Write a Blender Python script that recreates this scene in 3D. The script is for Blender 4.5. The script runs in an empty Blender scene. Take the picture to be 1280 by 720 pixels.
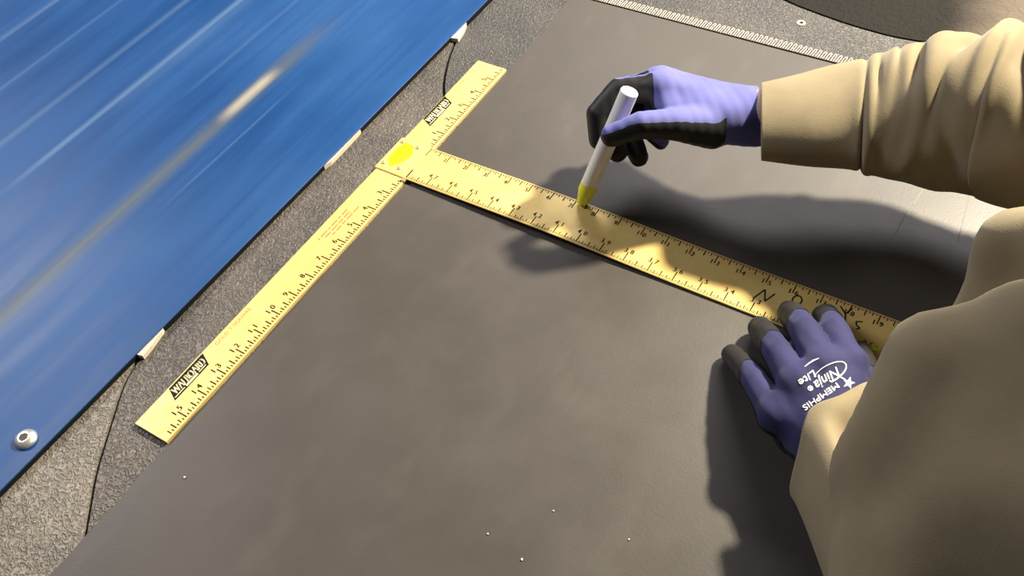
import bpy, bmesh, math, random
import numpy as np
from mathutils import Vector, Matrix
from mathutils.bvhtree import BVHTree

random.seed(4)
rng = np.random.default_rng(7)
C = bpy.context.scene.collection
IN = 0.0254                                   # the scene is laid out in inches: x along the blade, y along the head

# ------------------------------------------------------------------ camera
RM = np.array([[0.848652, 0.521061, -0.091023], [0.356967, -0.691163, -0.628385], [-0.390339, 0.500788, -0.772559]])
CAM = np.array([20.544017, -22.350365, 26.869959])
FOC = 1177.03
cd = bpy.data.cameras.new('camera')
cam = bpy.data.objects.new('camera', cd)
C.objects.link(cam)
cd.sensor_width = 36.0
cd.lens = 36.0 * FOC / 1280.0
cd.clip_start = 0.01
cam.matrix_world = Matrix(((RM[0, 0], -RM[1, 0], -RM[2, 0], CAM[0] * IN),
                           (RM[0, 1], -RM[1, 1], -RM[2, 1], CAM[1] * IN),
                           (RM[0, 2], -RM[1, 2], -RM[2, 2], CAM[2] * IN), (0, 0, 0, 1)))
bpy.context.scene.camera = cam

# ------------------------------------------------------------------ light
sc = bpy.context.scene
sc.view_settings.view_transform = 'Standard'
sc.view_settings.look = 'None'
sc.view_settings.gamma = 1.0
sc.view_settings.exposure = 0.0
world = bpy.data.worlds.new('world')
sc.world = world
world.use_nodes = True
bg = world.node_tree.nodes['Background']
bg.inputs[0].default_value = (1.0, 0.93, 0.85, 1)
bg.inputs[1].default_value = 0.05


def area_light(name, loc, target, size, watts, color):
    l = bpy.data.lights.new(name, 'AREA')
    l.shape = 'RECTANGLE'
    l.size, l.size_y = size[0] * IN, size[1] * IN
    l.energy = watts
    l.color = color
    o = bpy.data.objects.new(name, l)
    C.objects.link(o)
    o.location = Vector(loc) * IN
    o.rotation_euler = (Vector(target) - Vector(loc)).to_track_quat('-Z', 'Y').to_euler()
    return o


# work lamp beyond the bench, then two unseen lights added for belt sheen and fill
area_light('work_lamp', (29.0, 37.5, 45.0), (5, 0, 0), (4, 4), 85.0, (1.0, 0.89, 0.68))
area_light('unseen_fill', (-8.0, 98.0, 84.0), (8, 6, 0), (90, 24), 50.0, (1.0, 0.95, 0.97))
area_light('unseen_fill', (-68.0, -6.0, 54.0), (8, 0, 0), (30, 12), 27.0, (0.97, 0.95, 1.0))


# ------------------------------------------------------------------ helpers
def at(u, v, z):
    """point of the place at height z seen at (u, v) of the 1280x720 photograph"""
    d = RM.T @ np.array([(u - 640) / FOC, (v - 360) / FOC, 1.0])
    return CAM + (z - CAM[2]) / d[2] * d


def sstep(a, b, x):
    t = np.clip((np.asarray(x, float) - a) / (b - a), 0, 1)
    return t * t * (3 - 2 * t)


def obj(name, verts, faces, mat, parent=None, smooth=False):
    me = bpy.data.meshes.new(name)
    v = np.asarray(verts, float) * IN
    me.from_pydata(v.tolist(), [], [list(map(int, f)) for f in faces])
    if mat:
        me.materials.append(mat)
    if smooth:
        me.polygons.foreach_set('use_smooth', [True] * len(me.polygons))
    me.update()
    o = bpy.data.objects.new(name, me)
    C.objects.link(o)
    if parent:
        o.parent = parent
    return o


def tag(o, label=None, cat=None, group=None, kind=None):
    for k, v in (('label', label), ('category', cat), ('group', group), ('kind', kind)):
        if v:
            o[k] = v
    return o


def thing(name, label, cat, group=None, loc=(0, 0, 0)):
    o = bpy.data.objects.new(name, None)
    o.empty_display_size = 0.02
    C.objects.link(o)
    o.location = Vector(loc) * IN
    return tag(o, label, cat, group)


def prism(poly, z0, z1, bev=0.0):
    """extrude a 2D polygon (counter-clockwise) from z0 to z1, with a bevelled top edge"""
    n = len(poly)
    p = np.array(poly, float)
    V = [(x, y, z0) for x, y in p]
    rings = [(p, z1 - bev)]
    if bev > 0:
        d = np.roll(p, -1, 0) - np.roll(p, 1, 0)
        nrm = np.c_[-d[:, 1], d[:, 0]]
        nrm /= np.linalg.norm(nrm, axis=1)[:, None] + 1e-9
        rings.append((p + nrm * bev, z1))
    for q, z in rings:
        V += [(x, y, z) for x, y in q]
    F = [list(range(n))[::-1]]
    for k in range(len(rings)):
        for i in range(n):
            j = (i + 1) % n
            F.append([k * n + i, k * n + j, (k + 1) * n + j, (k + 1) * n + i])
    F.append([len(rings) * n + i for i in range(n)])
    return V, F


def lathe(profile, n=32, axis_origin=(0, 0, 0), axis=(0, 0, 1)):
    q = Vector((0, 0, 1)).rotation_difference(Vector(axis))
    V, F = [], []
    for r, z in profile:
        for i in range(n):
            a = 2 * math.pi * i / n
            V.append(tuple(q @ Vector((r * math.cos(a), r * math.sin(a), z)) + Vector(axis_origin)))
    for k in range(len(profile) - 1):
        for i in range(n):
            j = (i + 1) % n
            F.append([k * n + i, k * n + j, (k + 1) * n + j, (k + 1) * n + i])
    F.append(list(range(n))[::-1])
    F.append([(len(profile) - 1) * n + i for i in range(n)])
    return V, F


def tube(path, r, n=8, flat=1.0):
    P = np.array(path, float)
    T = np.gradient(P, axis=0)
    T /= np.linalg.norm(T, axis=1)[:, None]
    up = np.array([0, 0, 1.0])
    V, F = [], []
    for p, t in zip(P, T):
        a = np.cross(t, up)
        if np.linalg.norm(a) < 1e-3:
            a = np.array([1.0, 0, 0])
        a /= np.linalg.norm(a)
        b = np.cross(a, t)
        for i in range(n):
            th = 2 * math.pi * i / n
            V.append(p + r * (math.cos(th) * a + flat * math.sin(th) * b))
    m = len(P)
    for k in range(m - 1):
        for i in range(n):
            j = (i + 1) % n
            F.append([k * n + i, k * n + j, (k + 1) * n + j, (k + 1) * n + i])
    F.append(list(range(n))[::-1])
    F.append([(m - 1) * n + i for i in range(n)])
    return V, F


# signed distance modelling: one continuous skin grown over a field
def round_cone(P, a, b, ra, rb):
    a, b = np.asarray(a, float), np.asarray(b, float)
    ab = b - a
    t = np.clip(((P - a) @ ab) / (ab @ ab + 1e-9), 0, 1)
    return np.linalg.norm(P - a - t[:, None] * ab, axis=1) - (ra + (rb - ra) * t)


def smin(a, b, k):
    h = np.clip(0.5 + 0.5 * (b - a) / k, 0, 1)
    return b + (a - b) * h - k * h * (1 - h)


def skin(fn, lo, hi, h):
    """surface nets over fn(points)->distance on a box"""
    lo, hi = np.array(lo, float), np.array(hi, float)
    n = np.ceil((hi - lo) / h).astype(int) + 1
    ax = [lo[i] + h * np.arange(n[i]) for i in range(3)]
    D = np.empty(n)
    yy, zz = np.meshgrid(ax[1], ax[2], indexing='ij')
    for i0 in range(0, n[0], 16):
        xs = ax[0][i0:i0 + 16]
        P = np.stack(np.broadcast_arrays(xs[:, None, None], yy[None], zz[None]), -1).reshape(-1, 3)
        D[i0:i0 + 16] = fn(P).reshape(len(xs), n[1], n[2])
    S = D < 0
    c = [S[i:n[0] - 1 + i, j:n[1] - 1 + j, k:n[2] - 1 + k] for i in (0, 1) for j in (0, 1) for k in (0, 1)]
    tot = sum(x.astype(int) for x in c)
    act = np.argwhere((tot > 0) & (tot < 8))
    idx = -np.ones(np.array(n) - 1, int)
    idx[tuple(act.T)] = np.arange(len(act))
    acc = np.zeros((len(act), 3))
    cnt = np.zeros(len(act))
    cor = [(i, j, k) for i in (0, 1) for j in (0, 1) for k in (0, 1)]
    for a in cor:
        for d in range(3):
            if a[d] == 0:
                b = list(a)
                b[d] = 1
                A, B = act + a, act + b
                da, db = D[tuple(A.T)], D[tuple(B.T)]
                m = (da < 0) != (db < 0)
                t = np.where(m, da / np.where(m, da - db, 1), 0)
                p = act + np.array(a, float)
                p[:, d] += t
                acc[m] += p[m]
                cnt[m] += 1
    V = lo + h * acc / cnt[:, None]
    F = []
    for d in range(3):
        e = [0, 0, 0]
        e[d] = 1
        s0 = S[:n[0] - e[0], :n[1] - e[1], :n[2] - e[2]]
        s1 = S[e[0]:, e[1]:, e[2]:]
        E = np.argwhere(s0 != s1)
        u, w = (d + 1) % 3, (d + 2) % 3
        E = E[(E[:, u] > 0) & (E[:, w] > 0) & (E[:, u] < n[u] - 1) & (E[:, w] < n[w] - 1)]
        flip = s0[tuple(E.T)]
        q = []
        for du, dw in ((1, 1), (0, 1), (0, 0), (1, 0)):
            K = E.copy()
            K[:, u] -= du
            K[:, w] -= dw
            q.append(idx[tuple(K.T)])
        q = np.stack(q, 1)
        q[~flip] = q[~flip][:, ::-1]
        F.append(q)
    F = np.concatenate(F)
    return V, F[(F >= 0).all(1)]


def vnormals(V, F):
    V = np.asarray(V)
    F = np.asarray(F)
    n = np.cross(V[F[:, 2]] - V[F[:, 0]], V[F[:, 3]] - V[F[:, 1]])
    N = np.zeros_like(V)
    for k in range(4):
        np.add.at(N, F[:, k], n)
    return N / (np.linalg.norm(N, axis=1)[:, None] + 1e-9)


def relax(V, F, it=2, lock=None):
    V = V.copy()
    for _ in range(it):
        S_ = np.zeros_like(V)
        c = np.zeros(len(V))
        for a, b in ((0, 1), (1, 2), (2, 3), (3, 0)):
            np.add.at(S_, F[:, a], V[F[:, b]])
            np.add.at(S_, F[:, b], V[F[:, a]])
            np.add.at(c, F[:, a], 1)
            np.add.at(c, F[:, b], 1)
        W = S_ / np.maximum(c, 1)[:, None]
        V = np.where((c > 0)[:, None], 0.5 * V + 0.5 * W, V)
    return V


# lettering: outlines of the built-in font, measured in cap heights
_txt = {}


def text_mesh(s, sub=0):
    if (s, sub) not in _txt:
        cu = bpy.data.curves.new('t', 'FONT')
        cu.body = s
        cu.size = 1.0
        cu.align_x = 'CENTER'
        cu.resolution_u = 3
        o = bpy.data.objects.new('t', cu)
        C.objects.link(o)
        me = bpy.data.meshes.new_from_object(o.evaluated_get(bpy.context.evaluated_depsgraph_get()))
        bpy.data.objects.remove(o)
        bpy.data.curves.remove(cu)
        bm = bmesh.new()
        bm.from_mesh(me)
        bpy.data.meshes.remove(me)
        bmesh.ops.triangulate(bm, faces=bm.faces)
        for _ in range(sub):
            bmesh.ops.subdivide_edges(bm, edges=bm.edges, cuts=1)
            bmesh.ops.triangulate(bm, faces=bm.faces)
        bm.verts.index_update()
        V = np.array([v.co[:2] for v in bm.verts]) / 0.69
        F = [[v.index for v in f.verts] for f in bm.faces]
        bm.free()
        _txt[(s, sub)] = (V, F)
    return _txt[(s, sub)]


class Print:
    """flat print collected into one mesh; verts are 2D and get their height from zf"""
    def __init__(s):
        s.V, s.F = [], []

    def add(s, V, F):
        b = len(s.V)
        s.V += [tuple(v) for v in V]
        s.F += [[b + i for i in f] for f in F]

    def bar(s, a, b, w):
        a, b = np.array(a, float), np.array(b, float)
        d = (b - a) / np.linalg.norm(b - a)
        n = np.array([-d[1], d[0]]) * w * 0.62
        s.add([a - n, b - n, b + n, a + n], [[0, 1, 2, 3]])

    def text(s, t, pos, right, h, sx=1.0, slant=0.0, bold=0):
        V, F = text_mesh(t)
        r = np.array(right, float)
        u = np.array([-r[1], r[0]])
        Q = np.array(pos) + ((V[:, :1] * sx + V[:, 1:] * slant) * r + V[:, 1:] * u) * h
        s.add(Q, F)
        if bold:
            s.add(Q + r * bold, F)

    def build(s, name, mat, parent, zf):
        V = np.array(s.V)
        return obj(name, np.c_[V, zf(V[:, 0], V[:, 1])], s.F, mat, parent)


# ------------------------------------------------------------------ materials
def material(name, base, rough=0.5, metal=0.0, spec=0.5):
    m = bpy.data.materials.new(name)
    m.use_nodes = True
    b = m.node_tree.nodes['Principled BSDF']
    b.inputs['Base Color'].default_value = (*base, 1)
    b.inputs['Roughness'].default_value = rough
    b.inputs['Metallic'].default_value = metal
    b.inputs['Specular IOR Level'].default_value = spec
    return m


class Nodes:
    def __init__(s, m):
        s.t = m.node_tree
        s.b = s.t.nodes['Principled BSDF']
        s.co = s.t.nodes.new('ShaderNodeTexCoord').outputs['Object']

    def new(s, kind, **kw):
        n = s.t.nodes.new(kind)
        for k, v in kw.items():
            setattr(n, k, v)
        return n

    def put(s, sock, v):
        if isinstance(v, bpy.types.NodeSocket):
            s.t.links.new(v, sock)
        elif isinstance(v, tuple) and len(v) == 3 and sock.type == 'RGBA':
            sock.default_value = (*v, 1)
        else:
            sock.default_value = v

    def mapping(s, scale=(1, 1, 1), rot=(0, 0, 0), loc=(0, 0, 0)):
        n = s.new('ShaderNodeMapping')
        s.put(n.inputs[0], s.co)
        n.inputs['Scale'].default_value = scale
        n.inputs['Rotation'].default_value = rot
        n.inputs['Location'].default_value = loc
        return n.outputs[0]

    def noise(s, scale, detail=3, rough=0.5, vec=None, dist=0.0):
        n = s.new('ShaderNodeTexNoise')
        s.put(n.inputs['Vector'], vec or s.co)
        n.inputs['Scale'].default_value = scale
        n.inputs['Detail'].default_value = detail
        n.inputs['Roughness'].default_value = rough
        n.inputs['Distortion'].default_value = dist
        return n.outputs['Fac']

    def voronoi(s, scale, vec=None, feature='F1'):
        n = s.new('ShaderNodeTexVoronoi', feature=feature)
        s.put(n.inputs['Vector'], vec or s.co)
        n.inputs['Scale'].default_value = scale
        return n.outputs['Distance']

    def ramp(s, f, a, b, lo=0.0, hi=1.0):
        n = s.new('ShaderNodeMapRange', interpolation_type='SMOOTHSTEP')
        s.put(n.inputs[0], f)
        n.inputs[1].default_value = a
        n.inputs[2].default_value = b
        n.inputs[3].default_value = lo
        n.inputs[4].default_value = hi
        return n.outputs[0]

    def math(s, op, a, b=0.0):
        n = s.new('ShaderNodeMath', operation=op)
        s.put(n.inputs[0], a)
        s.put(n.inputs[1], b)
        return n.outputs[0]

    def mix(s, f, a, b):
        n = s.new('ShaderNodeMix', data_type='RGBA')
        s.put(n.inputs[0], f)
        s.put(n.inputs[6], a)
        s.put(n.inputs[7], b)
        return n.outputs[2]

    def bump(s, h, strength=0.3, dist=0.001):
        n = s.new('ShaderNodeBump')
        s.put(n.inputs['Height'], h)
        n.inputs['Strength'].default_value = strength
        n.inputs['Distance'].default_value = dist
        s.put(s.b.inputs['Normal'], n.outputs[0])

    def axis(s, i):
        n = s.new('ShaderNodeSeparateXYZ')
        s.put(n.inputs[0], s.co)
        return s.math('DIVIDE', n.outputs[i], IN)


def mat_belt():
    m = material('belt_rubber', (0.07, 0.064, 0.06), 0.42, 0, 0.42)
    n = Nodes(m)
    big = n.noise(9, 4, 0.6)
    fine = n.noise(60, 4, 0.65)
    sm = n.noise(22, 3, 0.6, n.mapping((1, 0.45, 1), (0, 0, 0.2)))
    c = n.mix(n.ramp(big, 0.3, 0.7), (0.064, 0.057, 0.051), (0.074, 0.066, 0.060))
    c = n.mix(n.ramp(sm, 0.52, 0.75, 0, 0.35), c, (0.098, 0.090, 0.082))
    c = n.mix(n.ramp(fine, 0.60, 0.8, 0, 0.12), c, (0.05, 0.047, 0.045))
    n.put(n.b.inputs['Base Color'], c)
    n.put(n.b.inputs['Roughness'], n.ramp(big, 0.25, 0.75, 0.40, 0.47))
    n.bump(n.math('ADD', n.noise(420, 2), n.math('MULTIPLY', n.noise(40, 3), 1.2)), 0.10, 0.0008)
    return m


def mat_mat(name, a, b, scale=1.0, rough=0.42):
    m = material(name, a, rough)
    n = Nodes(m)
    warp = n.mapping((1, 1, 1), (0, 0, 0.7))
    g = n.noise(230 * scale, 2, 0.5, warp, 1.2)
    v = n.voronoi(280 * scale, warp)
    h = n.math('ADD', n.ramp(g, 0.36, 0.62), n.math('MULTIPLY', v, 0.5))
    big = n.noise(14, 4, 0.6)
    c = n.mix(n.ramp(big, 0.32, 0.68), a, b)
    c = n.mix(n.ramp(g, 0.40, 0.66, 0, 0.35), c, tuple(min(1, x * 1.7) for x in b))
    n.put(n.b.inputs['Base Color'], c)
    n.bump(h, 0.65, 0.0012)
    return m


def mat_plate():
    m = material('blue_paint', (0.02, 0.12, 0.42), 0.38, 0, 0.3)
    n = Nodes(m)
    st = n.mapping((9, 0.8, 1))
    s1 = n.noise(3.0, 5, 0.6, st)
    s2 = n.noise(9.0, 3, 0.6, n.mapping((20, 0.35, 1), (0, 0, 0), (3, 1, 0)))
    s3 = n.noise(5.0, 3, 0.6, n.mapping((22, 0.8, 1), (0, 0, 0), (7, 4, 0)))
    big = n.noise(3.2, 3, 0.5)
    c = n.mix(n.ramp(s1, 0.3, 0.72), (0.006, 0.048, 0.178), (0.011, 0.070, 0.236))
    c = n.mix(n.ramp(big, 0.4, 0.72, 0, 0.55), c, (0.032, 0.105, 0.29))
    c = n.mix(n.ramp(s3, 0.50, 0.70, 0, 0.4), c, (0.010, 0.054, 0.18))
    x, y = n.axis(0), n.axis(1)

    def band(x0, w, y0, y1, soft, k):
        fx = n.ramp(n.math('ABSOLUTE', n.math('SUBTRACT', x, x0)), 0.0, w, 1, 0)
        fy = n.math('MULTIPLY', n.ramp(y, y0, y0 + soft), n.ramp(y, y1 - soft, y1, 1, 0))
        br = n.ramp(s2, 0.30, 0.62, 0.6, 1)
        return n.math('MULTIPLY', n.math('MULTIPLY', n.math('MULTIPLY', fx, fy), br), k)
    pale = (0.11, 0.20, 0.36)  # sheen along the scratches, put into the colour as pale streaks
    for x0, w, y0, y1, soft, k in ((-15.4, 0.28, -12, 12, 5, 0.65), (-15.2, 0.8, -6, 8, 4, 0.25), (-24.9, 0.35, -12, 6, 4, 0.5), (-18.1, 0.35, -14, 9, 4, 0.38),
                                   (-21.5, 0.2, -12, 6, 4, 0.3), (-8.2, 0.10, -9, 1, 3, 0.35), (-12.6, 0.2, -3, 9, 3, 0.2)):
        c = n.mix(band(x0, w, y0, y1, soft, k), c, pale)
    c = n.mix(band(-9.75, 0.85, -22, 7, 6, 0.85), c, (0.085, 0.105, 0.12))      # worn brown rub
    c = n.mix(band(-9.8, 0.48, -3.2, 1.6, 1.6, 1.0), c, (0.38, 0.35, 0.28))   # bare metal in it
    c = n.mix(band(-5.4, 0.22, -20, 14, 3, 0.55), c, (0.008, 0.05, 0.19))
    n.put(n.b.inputs['Base Color'], c)
    n.put(n.b.inputs['Roughness'], n.ramp(s1, 0.3, 0.7, 0.40, 0.52))
    n.bump(n.math('ADD', s2, s1), 0.10, 0.0006)
    return m


def mat_gold():
    m = material('gold_anodised', (0.80, 0.56, 0.17), 0.40, 0.25, 0.5)
    n = Nodes(m)
    w = n.noise(30, 4, 0.6)
    c = n.mix(n.ramp(w, 0.35, 0.75), (0.83, 0.63, 0.24), (0.75, 0.53, 0.17))
    n.put(n.b.inputs['Base Color'], c)
    n.put(n.b.inputs['Roughness'], n.ramp(w, 0.3, 0.7, 0.32, 0.46))
    return m


def mat_cloth(name, a, b, weave=900, rough=0.9):
    m = material(name, a, rough, 0, 0.15)
    n = Nodes(m)
    big = n.noise(16, 4, 0.6)
    c = n.mix(n.ramp(big, 0.3, 0.7), a, b)
    n.put(n.b.inputs['Base Color'], c)
    n.b.inputs['Sheen Weight'].default_value = 0.15
    n.bump(n.math('ADD', n.noise(weave, 2), n.math('MULTIPLY', n.noise(70, 3), 1.5)), 0.22, 0.0007)
    return m


def mat_knit(name, a, b):
    m = material(name, a, 0.75, 0, 0.25)
    n = Nodes(m)
    c = n.mix(n.ramp(n.noise(25, 3), 0.3, 0.7), a, b)
    n.put(n.b.inputs['Base Color'], c)
    n.b.inputs['Sheen Weight'].default_value = 0.08
    wv = n.new('ShaderNodeTexWave', wave_type='BANDS')
    n.put(wv.inputs['Vector'], n.co)
    wv.inputs['Scale'].default_value = 420
    wv.inputs['Distortion'].default_value = 1.5
    n.bump(n.math('ADD', wv.outputs['Fac'], n.noise(500, 2)), 0.18, 0.0005)
    return m


M_belt = mat_belt()
M_matA = mat_mat('ribbed_rubber_dark', (0.062, 0.058, 0.056), (0.115, 0.100, 0.088))  # tints of mats A to C stand in for gloss on warped sheets
M_matB = mat_mat('ribbed_rubber_grey', (0.13, 0.12, 0.105), (0.21, 0.185, 0.155))
M_matC = mat_mat('ribbed_rubber_charcoal', (0.05, 0.05, 0.052), (0.075, 0.071, 0.07), 1.25)
M_matD = mat_mat('smooth_rubber_shaded', (0.012, 0.011, 0.011), (0.022, 0.02, 0.02), 0.5, 0.85)
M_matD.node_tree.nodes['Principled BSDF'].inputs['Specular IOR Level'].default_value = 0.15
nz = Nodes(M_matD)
nz.put(nz.b.inputs['Base Color'], nz.mix(nz.ramp(nz.math('ADD', nz.axis(0), nz.math('MULTIPLY', nz.noise(8, 3), 3.0)), 17.5, 21.0), (0.014, 0.013, 0.012), (0.12, 0.098, 0.082)))  # soft shade painted into the colour, lighter brown towards the right
M_under = material('black_underlay', (0.008, 0.008, 0.008), 0.8)
M_plate = mat_plate()
M_dark = material('matte_black', (0.006, 0.006, 0.008), 0.7, 0, 0.2)
M_gold = mat_gold()
M_ink = material('black_print', (0.035, 0.025, 0.008), 0.7, 0, 0.1)
M_inkfaint = material('brown_print', (0.36, 0.20, 0.07), 0.6)
M_black = material('logo_black', (0.016, 0.012, 0.009), 0.7, 0, 0.15)
M_pale = material('logo_cream', (0.80, 0.72, 0.46), 0.7, 0, 0.2)
M_yellow = material('yellow_paint', (0.95, 0.92, 0.0), 0.45)
M_rivet = material('rivet_metal', (0.62, 0.52, 0.27), 0.35, 0.6)
M_chrome = material('polished_steel', (0.88, 0.86, 0.83), 0.38, 0.85)
M_socket = material('socket_dark', (0.05, 0.04, 0.02), 0.5, 0.5)
M_wire = material('lacing_wire', (0.58, 0.48, 0.38), 0.45, 0.4)
M_cream = material('cream_wood', (0.62, 0.57, 0.46), 0.8)
M_white = material('white_plastic', (0.96, 0.96, 0.95), 0.4)
M_lime = material('yellow_marker_ink', (0.93, 0.93, 0.08), 0.45)
M_khaki = mat_cloth('khaki_twill', (0.225, 0.185, 0.117), (0.27, 0.222, 0.138))
M_knit_lit = mat_knit('knit_lit', (0.115, 0.122, 0.37), (0.14, 0.15, 0.43))  # same knit as the left glove, its strong light put into the colour
M_knit_shaded = mat_knit('knit_shaded', (0.019, 0.020, 0.078), (0.027, 0.028, 0.102))  # darker copy of that knit, the left hand's shade in its colour
M_dip = material('grey_nitrile', (0.022, 0.021, 0.022), 0.5, 0, 0.25)
M_hem = material('pink_hem', (0.85, 0.62, 0.55), 0.8)
M_print = material('white_print', (0.85, 0.84, 0.86), 0.6)
M_skin = material('skin', (0.55, 0.34, 0.25), 0.55)
M_hair = material('dark_hair', (0.05, 0.035, 0.025), 0.7)
M_trouser = mat_cloth('dark_denim', (0.05, 0.055, 0.07), (0.07, 0.075, 0.09))
M_chalk = material('chalk_scratch', (0.17, 0.16, 0.155), 0.7)
M_crumb = material('pale_crumb', (0.8, 0.78, 0.72), 0.7)
nz = Nodes(M_dip)
nz.bump(nz.noise(300, 2), 0.12, 0.0005)
nz = Nodes(M_cream)
nz.put(nz.b.inputs['Base Color'], nz.mix(nz.noise(60, 4), (0.52, 0.45, 0.33), (0.70, 0.66, 0.56)))

# ------------------------------------------------------------------ bench, mats, belt, blue plate
ZM = -0.17          # top of the rubber mats
ZB = -0.12          # top of the belt
bench = thing('workbench', 'wide black-topped workbench under the rubber mats and belt', 'bench', loc=(5, 0, -2))


def local(o, parent):
    """keep inch coordinates although the parent sits elsewhere"""
    o.location = -parent.location
    return o


v, f = prism([(-34, -34), (33, -34), (33, 40), (-34, 40)], -1.6, -0.40)
local(obj('bench_top', v, f, M_under, bench), bench)
for lx, ly in ((-30, -30), (30, -30), (-30, 36), (30, 36)):
    v, f = prism([(lx - 1.5, ly - 1.5), (lx + 1.5, ly - 1.5), (lx + 1.5, ly + 1.5), (lx - 1.5, ly + 1.5)], -36, -1.6)
    local(obj('leg', v, f, M_under, bench), bench)
v, f = prism([(-90, -90), (110, -90), (110, 130), (-90, 130)], -36.5, -36.0)
M_floor = material('concrete', (0.20, 0.19, 0.175), 0.7)
nz = Nodes(M_floor)
nz.put(nz.b.inputs['Base Color'], nz.mix(nz.noise(3, 6, 0.6), (0.15, 0.145, 0.135), (0.25, 0.235, 0.22)))
tag(obj('floor', v, f, M_floor), 'grey concrete floor under the workbench', kind='structure')


def smooth_curve(pts, n=10):
    P = np.array(pts, float)
    P = np.vstack([2 * P[0] - P[1], P, 2 * P[-1] - P[-2]])
    out = []
    for i in range(1, len(P) - 2):
        for t in np.linspace(0, 1, n, endpoint=False):
            out.append(0.5 * (2 * P[i] + (P[i + 1] - P[i - 1]) * t + (2 * P[i - 1] - 5 * P[i] + 4 * P[i + 1] - P[i + 2]) * t * t
                              + (3 * P[i] - 3 * P[i + 1] + P[i + 2] - P[i - 1]) * t ** 3))
    out.append(P[-2])
    return np.array(out)


# seams between the mats
c1 = smooth_curve([(-3.66, 7.7), (-3.46, 6.87), (-2.89, 5.34), (-1.91, 3.57), (-0.6, 2.2), (2, 0.9), (8, 0), (34, -1)])
c2 = smooth_curve([(-3.66, -13.9), (-3.28, -15.0), (-2.45, -16.44), (-1.46, -18.02), (-0.55, -19.18), (0.6, -20.6), (3, -23.5), (7, -28), (14, -34)])
c3 = smooth_curve([(-3.63, 26), (2.0, 20.0), (5.5, 17.6), (8.89, 16.23), (10.91, 15.74), (13.25, 15.45), (15.38, 15.51), (19, 16.3), (24, 18), (34, 23)])


def inset(c, d):
    t = np.gradient(c, axis=0)
    t /= np.linalg.norm(t, axis=1)[:, None]
    return c + d * np.c_[-t[:, 1], t[:, 0]]


G = 0.065
xl = -3.64


def mat_piece(name, poly, m, label):
    p = np.array(poly)
    area = 0.5 * np.sum(p[:, 0] * np.roll(p[:, 1], -1) - np.roll(p[:, 0], -1) * p[:, 1])
    if area < 0:
        p = p[::-1]
    v, f = prism(p, -0.40, ZM, 0.0)
    return tag(obj(name, v, f, m), label, 'mat', 'rubber mats covering the bench')


mat_piece('rubber_mat', [*inset(c1, -G), (34, -34), *inset(c2, G)[::-1]], M_matA,
          'dark grainy rubber mat beside the blue plate, between the two curved seams')
mat_piece('rubber_mat', [*inset(c2, -G), (xl, -34)], M_matB,
          'lighter grey grainy rubber mat in the bottom left corner by the steel bolt')
matc = mat_piece('rubber_mat', [*inset(c1, G), *inset(c3, -G)[::-1], (xl, 26)], M_matC,
                 'charcoal rubber mat at the top, with the small round eyelet beyond the belt lacing')
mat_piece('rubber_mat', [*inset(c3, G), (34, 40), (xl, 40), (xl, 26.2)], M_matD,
          'smooth rubber mat, shade painted into its dark colour, in the top right corner beyond the thin curved seam')
# eyelet in the far mat
pr_ = [(0.09, 0.0), (0.09, 0.035), (0.12, 0.055), (0.19, 0.045), (0.215, 0.0)]
v, f = lathe(pr_, 24, (10.57, 14.71, ZM))
obj('eyelet', v, f, M_cream, matc, True)
v, f = lathe([(0.088, 0), (0.088, 0.03), (0.03, 0.012)], 16, (10.57, 14.71, ZM))
obj('eyelet_hole', v, f, M_dark, matc)

# the belt, its cut left edge running under the square
NX, NY = 130, 150
X = np.linspace(0, 33.5, NX)
Y = np.linspace(-33, 12.75, NY)
gx, gy = np.meshgrid(X, Y, indexing='ij')
edge = 0.05 + 0.03 * np.sin(gy * 0.9) + 0.02 * np.sin(gy * 2.7 + 1) + np.where(gy > 6, -0.02 * (gy - 6), 0)
gx = gx + edge * np.exp(-gx * 1.0)
gz = ZB + 0.012 * np.sin(gx * 0.35 + 0.4) * np.sin(gy * 0.22)
TV = np.stack([gx, gy, gz], -1).reshape(-1, 3)
BV = TV * [1, 1, 0] + [0, 0, ZM]
idg = np.arange(NX * NY).reshape(NX, NY)
F = [[idg[i, j], idg[i + 1, j], idg[i + 1, j + 1], idg[i, j + 1]] for i in range(NX - 1) for j in range(NY - 1)]
o_ = NX * NY
F += [[o_ + b for b in q[::-1]] for q in F]
ring = [*idg[:, 0], *idg[-1, 1:], *idg[-2::-1, -1], *idg[0, -2:0:-1]]
for a, b in zip(ring, ring[1:] + ring[:1]):
    F.append([b, a, a + o_, b + o_])
belt = obj('conveyor_belt', np.vstack([TV, BV]), F, M_belt, None, False)
tag(belt, 'dark grey rubber conveyor belt lying across the bench with wire lacing on its far end', 'belt')
# lacing: a row of bent wire hooks clinched over the belt's end
hp = []
for t in np.linspace(0, 1, 8):
    hp.append((-0.052, -0.32 + 0.40 * t, 0.035 + 0.05 * t))
for t in np.linspace(0, math.pi, 9)[1:-1]:
    hp.append((-0.052 * math.cos(t), 0.08 + 0.10 * math.sin(t), 0.085))
for t in np.linspace(1, 0, 8):
    hp.append((0.052, -0.32 + 0.40 * t, 0.035 + 0.05 * t))
v, f = tube(hp, 0.020, 6)
hook_me = None
for i in range(118):
    x = 0.5 + 0.2275 * i
    if x > 27:
        break
    if hook_me is None:
        hk = obj('lacing_hook', v, f, M_wire, belt, True)
        hook_me = hk.data
    else:
        hk = bpy.data.objects.new('lacing_hook', hook_me)
        C.objects.link(hk)
        hk.parent = belt
    hk.location = Vector((x, 12.70 + 0.012 * x, ZB - 0.02)) * IN
    hk.rotation_euler = (0, 0, -0.12 + random.uniform(-0.05, 0.05))
v, f = tube([(0.3, 12.36, ZB + 0.01), (14, 12.53, ZB + 0.01), (27, 12.68, ZB + 0.01)], 0.035, 6)
obj('lacing_bar', v, f, M_dark, belt, True)
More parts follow.
